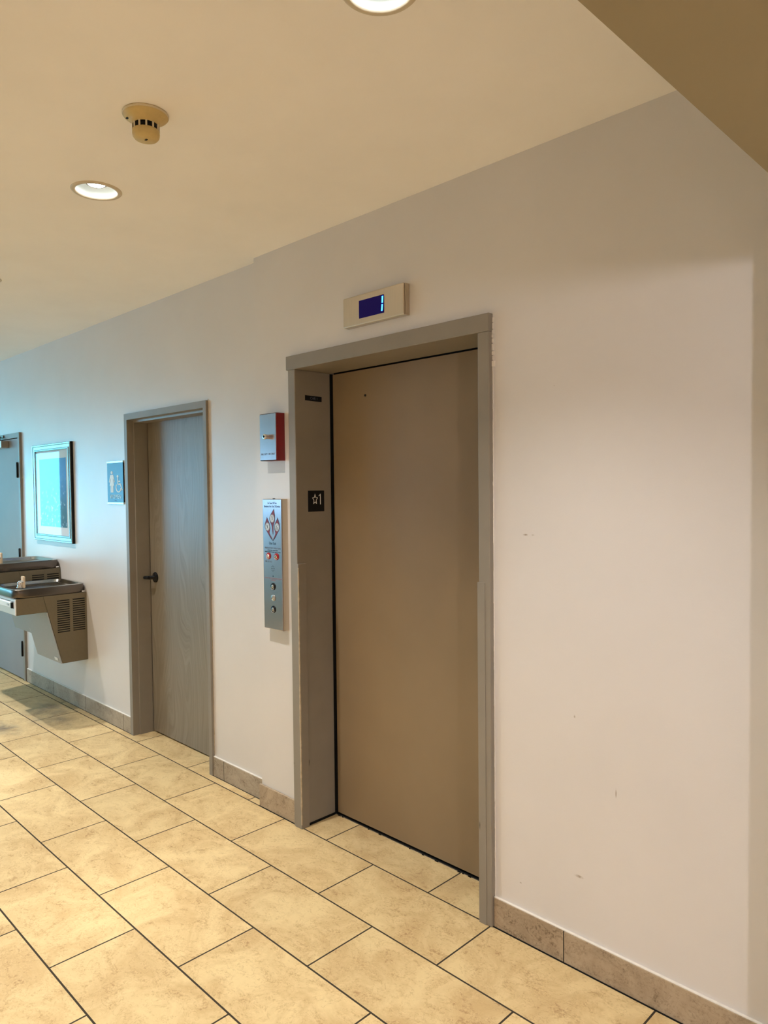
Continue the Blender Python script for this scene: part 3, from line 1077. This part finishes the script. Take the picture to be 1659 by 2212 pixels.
while z < 2.08:
    hgt = rng.uniform(0.012, 0.035)
    box(g, -3.5032, -3.503 + rng.uniform(0.0012, 0.0035), YL - rng.uniform(0.001, 0.003), YL + 0.001, z, z + hgt)
    z += hgt
obj('caulk', g, M['worn'], t)

# ---------------------------------------------------------------- far door with closer
t = thing('door_3', (-6.9, YL, 0), 'grey metal door with hinges and closer at the left edge', 'door', kind='structure')
yf = YL - 0.02
g = bmesh.new()
box(g, FX1, -6.400, yf, YL + 0.06, 0, FZ, bev=0.002)
obj('jamb', g, M['frame'], t)
g = bmesh.new()
box(g, -7.415, FX0, yf, YL + 0.06, 0, FZ, bev=0.002)
obj('jamb', g, M['frame'], t)
obj('head_jamb', bx(-7.415, -6.400, yf, YL + 0.06, FZ, 2.088, bev=0.002), M['frame'], t)
lf = obj('door_leaf', bx(FX0 + 0.003, FX1 - 0.004, YL - 0.016, YL + 0.028, 0.012, FZ - 0.006), M['far_door'], t)
obj('door_gap', bx(FX0, FX1, YL + 0.03, 0.4, 0.001, FZ + 0.002), M['black'], t)
for zh in (1.775, 1.055, 0.272):
    g = bmesh.new()
    LT = Matrix.Translation((FX1 - 0.004, YL - 0.026, zh - 0.062))
    lathe(g, [(0.0, 0.0), (0.0075, 0.0), (0.0075, 0.124), (0.0, 0.124)], 14, LT)
    lathe(g, [(0.0, -0.004), (0.005, -0.003), (0.006, 0.0)], 14, LT)
    lathe(g, [(0.006, 0.124), (0.005, 0.127), (0.0, 0.128)], 14, LT)
    box(g, FX1 - 0.030, FX1 + 0.002, YL - 0.0185, YL - 0.0155, zh - 0.062, zh + 0.062, bev=0.0008)
    o = obj('hinge', g, M['dark_plastic'], t)
g = bmesh.new()
box(g, -6.95, -6.665, -0.035, YL - 0.017, 1.968, 2.030, bev=0.006)
cl = obj('door_closer', g, M['alu'], t)
g = bmesh.new()
box(g, -6.668, -6.650, -0.034, YL - 0.017, 1.970, 2.028, bev=0.004)
o = obj('closer_end_cap', g, M['frame'], cl)
g = bmesh.new()
lathe(g, [(0.0, 0.0), (0.014, 0.0), (0.014, 0.030), (0.010, 0.034), (0.0, 0.034)], 18, Matrix.Translation((-6.80, -0.008, 2.030)))
tube(g, [(-6.80, -0.008, 2.058), (-7.02, -0.085, 2.060)], 0.008, 10)
tube(g, [(-7.02, -0.085, 2.060), (-6.83, yf - 0.004, 2.072)], 0.007, 10)
box(g, -6.90, -6.76, yf - 0.010, yf, 2.060, 2.080, bev=0.002)
obj('closer_arm', g, M['steel_dark'], cl)

# ---------------------------------------------------------------- framed picture
t = thing('framed_picture', (-5.725, YL, 1.58), 'square framed picture under reflective glass above the drinking fountains', 'picture')
FX_0, FX_1, FZ_0, FZ_1, FY = -6.105, -5.352, 1.2085, 1.9595, 0.021
g = bmesh.new()
wv = 0.052
outer = [(FX_0, FZ_0), (FX_1, FZ_0), (FX_1, FZ_1), (FX_0, FZ_1)]


def inset(d):
    return [(FX_0 + d, FZ_0 + d), (FX_1 - d, FZ_0 + d), (FX_1 - d, FZ_1 - d), (FX_0 + d, FZ_1 - d)]


loops = []
for d, y in ((0.0, YL), (0.0, FY + 0.004), (0.004, FY), (0.011, FY + 0.001), (0.017, FY + 0.005), (0.036, FY + 0.007), (0.042, FY + 0.002), (wv - 0.003, FY + 0.002), (wv, FY + 0.005), (wv, YL - 0.004)):
    loops.append([g.verts.new((x, y, z)) for x, z in inset(d)])
for a, b in zip(loops, loops[1:]):
    for k in range(4):
        g.faces.new((a[k], a[(k + 1) % 4], b[(k + 1) % 4], b[k]))
bmesh.ops.recalc_face_normals(g, faces=g.faces)
obj('picture_frame', g, M['picture_frame'], t)
g = bmesh.new()
box(g, FX_1 - 0.0005, FX_1 + 0.0012, FY + 0.005, YL, FZ_0, FZ_1)
o = obj('frame_side', g, M['dark_plastic'], t)
o['label'] = 'black side of the frame'
i0 = inset(wv - 0.001)
obj('mat_board', bx(i0[0][0], i0[1][0], FY + 0.016, FY + 0.019, i0[0][1], i0[2][1]), M['mat_board'], t)
i1 = inset(wv + 0.062)
obj('print', bx(i1[0][0], i1[1][0], FY + 0.0145, FY + 0.016, i1[0][1], i1[2][1]), M['print'], t)
obj('glazing', bx(i0[0][0], i0[1][0], FY + 0.0075, FY + 0.009, i0[0][1], i0[2][1]), M['glass'], t)

# ---------------------------------------------------------------- women sign
SX0, SX1, SZ0, SZ1 = -4.772, -4.537, 1.5045, 1.7925
t = thing('restroom_sign', (-4.655, YL, 1.65), 'blue WOMEN restroom sign with white pictograms beside the wood door', 'sign')
sp = bmesh.new()
box(sp, SX0, SX1, YL - 0.008, YL, SZ0 + 0.013, SZ1 - 0.013, bev=0.0012)
obj('panel', sp, M['sign_blue'], t)
g = bmesh.new()
box(g, SX0 - 0.001, SX1 + 0.001, YL - 0.010, YL, SZ0, SZ0 + 0.014, bev=0.0015)
obj('end_strip', g, M['sign_strip'], t)
obj('end_strip', bx(SX0 - 0.001, SX1 + 0.001, YL - 0.010, YL, SZ1 - 0.014, SZ1, bev=0.0015), M['sign_strip'], t)
obj('side_edge', bx(SX1 - 0.002, SX1 + 0.0035, YL - 0.0085, YL, SZ0 + 0.014, SZ1 - 0.014), M['dark_plastic'], t)
g = bmesh.new()
sy = YL - 0.008
cx, cz = -4.702, 1.655
disc(g, cx, sy, cz + 0.061, 0.0155, 0.0012, 20, rz=0.0105)
flat(g, [(cx - 0.020, cz + 0.046), (cx + 0.020, cz + 0.046), (cx + 0.024, cz + 0.040), (cx + 0.042, cz - 0.002), (cx + 0.034, cz - 0.006), (cx + 0.020, cz + 0.026),
         (cx + 0.017, cz + 0.014), (cx + 0.034, cz - 0.026), (cx + 0.020, cz - 0.026), (cx + 0.020, cz - 0.072), (cx + 0.003, cz - 0.072), (cx + 0.003, cz - 0.026),
         (cx - 0.003, cz - 0.026), (cx - 0.003, cz - 0.072), (cx - 0.020, cz - 0.072), (cx - 0.020, cz - 0.026), (cx - 0.034, cz - 0.026), (cx - 0.017, cz + 0.014),
         (cx - 0.020, cz + 0.026), (cx - 0.034, cz - 0.006), (cx - 0.042, cz - 0.002), (cx - 0.024, cz + 0.040)], sy, 0.0012)
o = obj('woman_pictogram', g, M['white'], t)
g = bmesh.new()
cx, cz = -4.603, 1.637
disc(g, cx - 0.012, sy, cz + 0.052, 0.012, 0.0012, 18, rz=0.0085)
stroke(g, (cx - 0.012, cz + 0.043), (cx - 0.008, cz - 0.002), 0.012, sy, 0.0012)
stroke(g, (cx - 0.010, cz + 0.020), (cx + 0.024, cz + 0.020), 0.007, sy, 0.0012)
stroke(g, (cx - 0.010, cz), (cx + 0.030, cz), 0.009, sy, 0.0012)
stroke(g, (cx + 0.028, cz + 0.003), (cx + 0.046, cz - 0.038), 0.010, sy, 0.0012)
stroke(g, (cx + 0.042, cz - 0.038), (cx + 0.054, cz - 0.034), 0.007, sy, 0.0012)
ring(g, cx - 0.002, sy, cz - 0.020, 0.040, 0.009, 0.0012, 28, R(140), R(352), rz=0.034)
obj('wheelchair_pictogram', g, M['white'], t)
obj('lettering', text_bm(bmesh.new(), 'WOMEN', -4.652, sy - 0.0001, 1.5545, 0.040, 0.0012, width=0.165), M['sign_letter'], t)
g = bmesh.new()
for k in range(5):
    disc(g, -4.664 + 0.006 * k, sy, 1.5285 + (k % 2) * 0.0035, 0.0016, 0.0008, 8)
obj('braille', g, M['grey_ink'], t)

# ---------------------------------------------------------------- drinking fountains
FW = 0.455


def fountain(name, xr, dz, label):
    xl = xr - FW
    yb = YL
    ft = thing(name, ((xr + xl) / 2, yb, 0.384 + dz), label, 'drinking fountain', group='wall-hung drinking fountains')
    Z = lambda z: z + dz
    # rear cabinet tower with slanted front edge
    tower = prism_x(bmesh.new(), [(yb, Z(0.384)), (-0.134, Z(0.384)), (-0.255, Z(0.871)), (yb, Z(0.871))], xl, xr, bev=0.003)
    tw = obj('cabinet', tower, M['cabinet'], ft)
    # front box under the basin
    fb = prism_x(bmesh.new(), [(-0.2555, Z(0.871)), (-0.430, Z(0.871)), (-0.430, Z(0.760)), (-0.2285, Z(0.760))], xl, xr, bev=0.003)
    front = obj('front_apron', fb, M['cabinet'], ft)
    # front cover, daylight on it painted as a pale colour
    obj('front_cover', bx(xl + 0.003, xr - 0.003, -0.436, -0.429, Z(0.762), Z(0.869), bev=0.002), M['cab_light'], front)
    # lower slanted front panel
    lp = prism_x(bmesh.new(), [(-0.2295, Z(0.757)), (-0.236, Z(0.757)), (-0.143, Z(0.384)), (-0.1365, Z(0.384))], xl + 0.001, xr - 0.001)
    low = obj('lower_panel', lp, M['cab_grey'], ft)
    low['label'] = 'light grey slanted lower front panel'
    # small maker's tag, left blank
    n_ = Vector((0, -0.970, -0.242))
    g = bmesh.new()
    box(g, xr - 0.090, xr - 0.036, -0.1555, -0.1525, Z(0.402), Z(0.424), bev=0.0006, mi=0)
    bmesh.ops.rotate(g, verts=g.verts, cent=(xr - 0.06, -0.153, Z(0.413)), matrix=Matrix.Rotation(R(14), 3, 'X'))
    tg = obj('tag', g, M['white'], low)
    tg['label'] = 'small white tag at the bottom right corner'
    # louvres on the side facing the camera
    lv = bmesh.new()
    for c0, c1 in ((-0.163, -0.078), (-0.055, 0.030)):
        for k in range(15):
            z = Z(0.833 - k * 0.0157)
            dyy = 0.0
            box(lv, xr, xr + 0.0006, c0, c1, z - 0.0080, z, mi=1)
            A = [lv.verts.new(p) for p in ((xr, c0, z + 0.0012), (xr, c1, z + 0.0012), (xr + 0.002, c1 - 0.002, z + 0.0002), (xr + 0.002, c0 + 0.002, z + 0.0002))]
            f = lv.faces.new(A)
            B = [lv.verts.new(p) for p in ((xr, c0, z + 0.0002), (xr, c1, z + 0.0002), (xr + 0.002, c1 - 0.002, z - 0.0008), (xr + 0.002, c0 + 0.002, z - 0.0008))]
            lv.faces.new(B[::-1])
            for i in range(4):
                lv.faces.new((A[i], B[i], B[(i + 1) % 4], A[(i + 1) % 4]))
    lo = obj('louvre_vent', lv, [M['cabinet'], M['black']], tw)
    # push bar
    pb = bmesh.new()
    box(pb, xl + 0.040, xr - 0.052, -0.452, -0.434, Z(0.812), Z(0.849), bev=0.003)
    bar = obj('push_bar', pb, M['cab_light'], front)
    obj('end_cap', bx(xr - 0.052, xr - 0.036, -0.451, -0.434, Z(0.810), Z(0.850), bev=0.002), M['dark_plastic'], bar)
    obj('lettering', text_bm(bmesh.new(), 'PUSH', xr - 0.092, -0.4521, Z(0.8305), 0.019, 0.0003, width=0.045), M['navy_ink'], bar)
    gv = bmesh.new()
    box(gv, xl + 0.034, xr - 0.030, -0.4366, -0.4355, Z(0.806), Z(0.8095))
    box(gv, xl + 0.034, xr - 0.030, -0.4366, -0.4355, Z(0.8515), Z(0.855))
    obj('bar_shadow_gap', gv, M['dark_plastic'], front)
    # basin: raised rim, sunk tray, round bowl
    b = bmesh.new()
    y0, y1 = -0.447, yb - 0.002
    x0, x1 = xl - 0.004, xr + 0.004
    zt = Z(0.936)
    n = 40

    def loop(inx, z, rx=None):
        vs = []
        cxx, cyy = (x0 + x1) / 2, (y0 + y1) / 2
        hx, hy = (x1 - x0) / 2 - inx, (y1 - y0) / 2 - inx
        rad = rx if rx is not None else 0.02
        for k in range(n):
            a = 2 * PI * (k + 0.5) / n
            c, s = math.cos(a), math.sin(a)
            # super-ellipse walk
            p = 2.0 / (9.0 if rad < 0.05 else 2.6)
            vs.append(b.verts.new((cxx + hx * math.copysign(abs(c) ** p, c), cyy + hy * math.copysign(abs(s) ** p, s), z)))
        return vs
    spec = [(0.012, Z(0.871), None), (0.004, Z(0.873), None), (0.0, Z(0.884), None), (0.0, zt - 0.010, None), (0.003, zt - 0.003, None), (0.009, zt, None), (0.020, zt, None),
            (0.026, zt - 0.004, None), (0.032, zt - 0.020, None), (0.040, zt - 0.024, None), (0.085, zt - 0.030, 0.1), (0.105, zt - 0.045, 0.1), (0.150, zt - 0.058, 0.1)]
    lps = [loop(*s) for s in spec]
    for a, c in zip(lps, lps[1:]):
        for k in range(n):
            f = b.faces.new((a[k], a[(k + 1) % n], c[(k + 1) % n], c[k]))
            f.smooth = True
            f.material_index = 1 if lps.index(a) >= 4 else 0
    b.faces.new(lps[-1]).material_index = 1
    b.faces.new(lps[0][::-1])
    bmesh.ops.recalc_face_normals(b, faces=b.faces)
    ba = obj('basin', b, [M['steel_dark'], M['basin_steel']], ft)
    g = bmesh.new()
    cx, cy = (x0 + x1) / 2, (y0 + y1) / 2
    lathe(g, [(0.0, 0.003), (0.018, 0.003), (0.022, 0.0), (0.022, -0.002)], 20, Matrix.Translation((cx, cy, zt - 0.058)))
    obj('drain', g, M['chrome'], ba)
    # bubbler spout and its guard
    sx, sy_ = xr - 0.272, -0.318
    g = bmesh.new()
    lathe(g, [(0.0, 0.0), (0.019, 0.0), (0.019, 0.006), (0.014, 0.012), (0.0125, 0.030), (0.0135, 0.040), (0.010, 0.048), (0.0, 0.050)], 24, Matrix.Translation((sx, sy_, zt - 0.024)))
    tube(g, [(sx, sy_, zt + 0.010), (sx + 0.008, sy_ + 0.004, zt + 0.022), (sx + 0.020, sy_ + 0.012, zt + 0.024), (sx + 0.028, sy_ + 0.017, zt + 0.018)], [0.010, 0.010, 0.009, 0.007], 14)
    spt = obj('spout', g, M['chrome'], ft)
    g = bmesh.new()
    box(g, sx - 0.024, sx + 0.026, sy_ + 0.018, sy_ + 0.034, zt - 0.024, zt + 0.058, bev=0.006, seg=3)
    o = obj('spout_guard', g, M['shield'], ft)
    o['label'] = 'beige plastic guard behind the spout'
    # mounting bracket screws under the rear of the rim
    g = bmesh.new()
    box(g, xr, xr + 0.004, 0.010, 0.030, Z(0.876), Z(0.884), bev=0.001)
    obj('bracket', g, M['chrome'], tw)
    return ft


fountain('drinking_fountain', -5.172, 0.0, 'lower right drinking fountain with louvred side, nearest the wood door')
fountain('drinking_fountain', -5.640, 0.141, 'higher left drinking fountain behind the lower one, at the photo edge')

# ---------------------------------------------------------------- recessed downlights


def downlight(x, y, label, power=CAN_POWER):
    t = thing('recessed_downlight', (x, y, ZC), label, 'ceiling light', group='recessed ceiling downlights')
    T = Matrix.Translation((x, y, ZC))
    g = bmesh.new()
    lathe(g, [(0.0745, 0.004), (0.0745, -0.003), (0.0765, -0.005), (0.088, -0.004), (0.0917, -0.0005), (0.0917, 0.0)], 64, T)
    obj('trim_ring', g, M['trim_ring'], t)
    g = bmesh.new()
    lathe(g, [(0.0745, 0.0), (0.071, 0.020), (0.062, 0.040), (0.045, 0.056), (0.045, 0.075), (0.0, 0.075)], 64, T)
    obj('reflector', g, M['reflector'], t)
    g = bmesh.new()
    lathe(g, [(0.0, 0.023), (0.030, 0.023), (0.032, 0.026), (0.032, 0.07)], 40, T)
    lm = obj('lamp', g, M['lamp'], t)
    lm['label'] = 'glowing white lamp face'
    g = bmesh.new()
    lathe(g, [(0.0322, 0.0245), (0.0345, 0.0225), (0.0375, 0.0245), (0.0375, 0.06), (0.0325, 0.06)], 40, T)
    obj('lamp_collar', g, M['collar'], t)
    l = bpy.data.lights.new('lamp_light', 'SPOT')
    l.shadow_soft_size = 0.03
    l.spot_size = R(98)
    l.spot_blend = 1.0
    l.energy = power
    l.color = CAN_COLOR
    lo = bpy.data.objects.new('lamp_light', l)
    COL.objects.link(lo)
    lo.parent = t
    lo.location = (0, 0, 0.0215)
    return t


CAN_LABELS = ['recessed round downlight cut by the top edge of the photo, nearest the elevator',
              'recessed round downlight beside the smoke detector, fully in view',
              'recessed round downlight at the left edge of the photo, only its rim showing']
CAN_LABELS.append('recessed downlight over the drinking fountains, beyond the left edge of the photo')
for (x, y), lb in zip(CANS, CAN_LABELS):
    downlight(x, y, lb, CAN_POWER * (1.2 if x < -5 else 0.72 if x < -4 else 0.84 if x > -2 else 1.0))
for (x, y), lb in zip(CANS_FILL, ['recessed downlight behind the camera, nearest the bulkhead', 'recessed downlight behind the camera, middle of its row',
                                  'recessed downlight behind the camera, furthest from the bulkhead']):
    downlight(x, y, lb, CAN_POWER * 0.82)

# ---------------------------------------------------------------- smoke detector
t = thing('smoke_detector', (-2.073, -1.0305, ZC), 'yellowed round smoke detector hanging from the ceiling', 'smoke detector')
T = Matrix.Translation((-2.073, -1.0305, ZC))
g = bmesh.new()
lathe(g, [(0.0, 0.0), (0.066, 0.0), (0.066, -0.004), (0.064, -0.010), (0.052, -0.017), (0.043, -0.022), (0.0405, -0.030), (0.0395, -0.034), (0.0, -0.034)], 48, T)
base = obj('base', g, M['detector'], t)
g = bmesh.new()
lathe(g, [(0.0660, -0.001), (0.0675, -0.002), (0.0675, -0.006), (0.0655, -0.0075)], 48, T)
obj('rim', g, M['detector_ring'], base)
g = bmesh.new()
lathe(g, [(0.0, -0.034), (0.0375, -0.034), (0.0375, -0.050), (0.0, -0.050)], 48, T)
obj('sensing_chamber', g, M['black'], t)
g = bmesh.new()
for k in range(12):
    a = 2 * PI * k / 12 + 0.08
    bq = bmesh.new()
    box(bq, 0.0368, 0.0400, -0.0026, 0.0026, -0.0505, -0.0335)
    bmesh.ops.transform(bq, matrix=T @ Matrix.Rotation(a, 4, 'Z'), verts=bq.verts)
    me = bpy.data.meshes.new('tmp')
    bq.to_mesh(me)
    bq.free()
    g.from_mesh(me)
    bpy.data.meshes.remove(me)
obj('louvre_ribs', g, M['detector_ring'], t)
g = bmesh.new()
lathe(g, [(0.0385, -0.0495), (0.0395, -0.050), (0.0400, -0.060), (0.0385, -0.068), (0.0335, -0.074), (0.0, -0.0755)], 48, T)
cap = obj('cap', g, M['detector'], t)
g = bmesh.new()
box(g, -2.073 - 0.005, -2.073 + 0.005, -1.0305 - 0.003, -1.0305 + 0.003, ZC - 0.0768, ZC - 0.0748)
o = obj('status_light', g, M['dark_plastic'], cap)
g = bmesh.new()
v0 = Vector((-2.073 + 0.052 * math.cos(R(-120)), -1.0305 + 0.052 * math.sin(R(-120)), ZC - 0.0185))
box(g, v0.x - 0.006, v0.x + 0.006, v0.y - 0.003, v0.y + 0.003, v0.z, v0.z + 0.003)
obj('vent_slot', g, M['dark_plastic'], base)
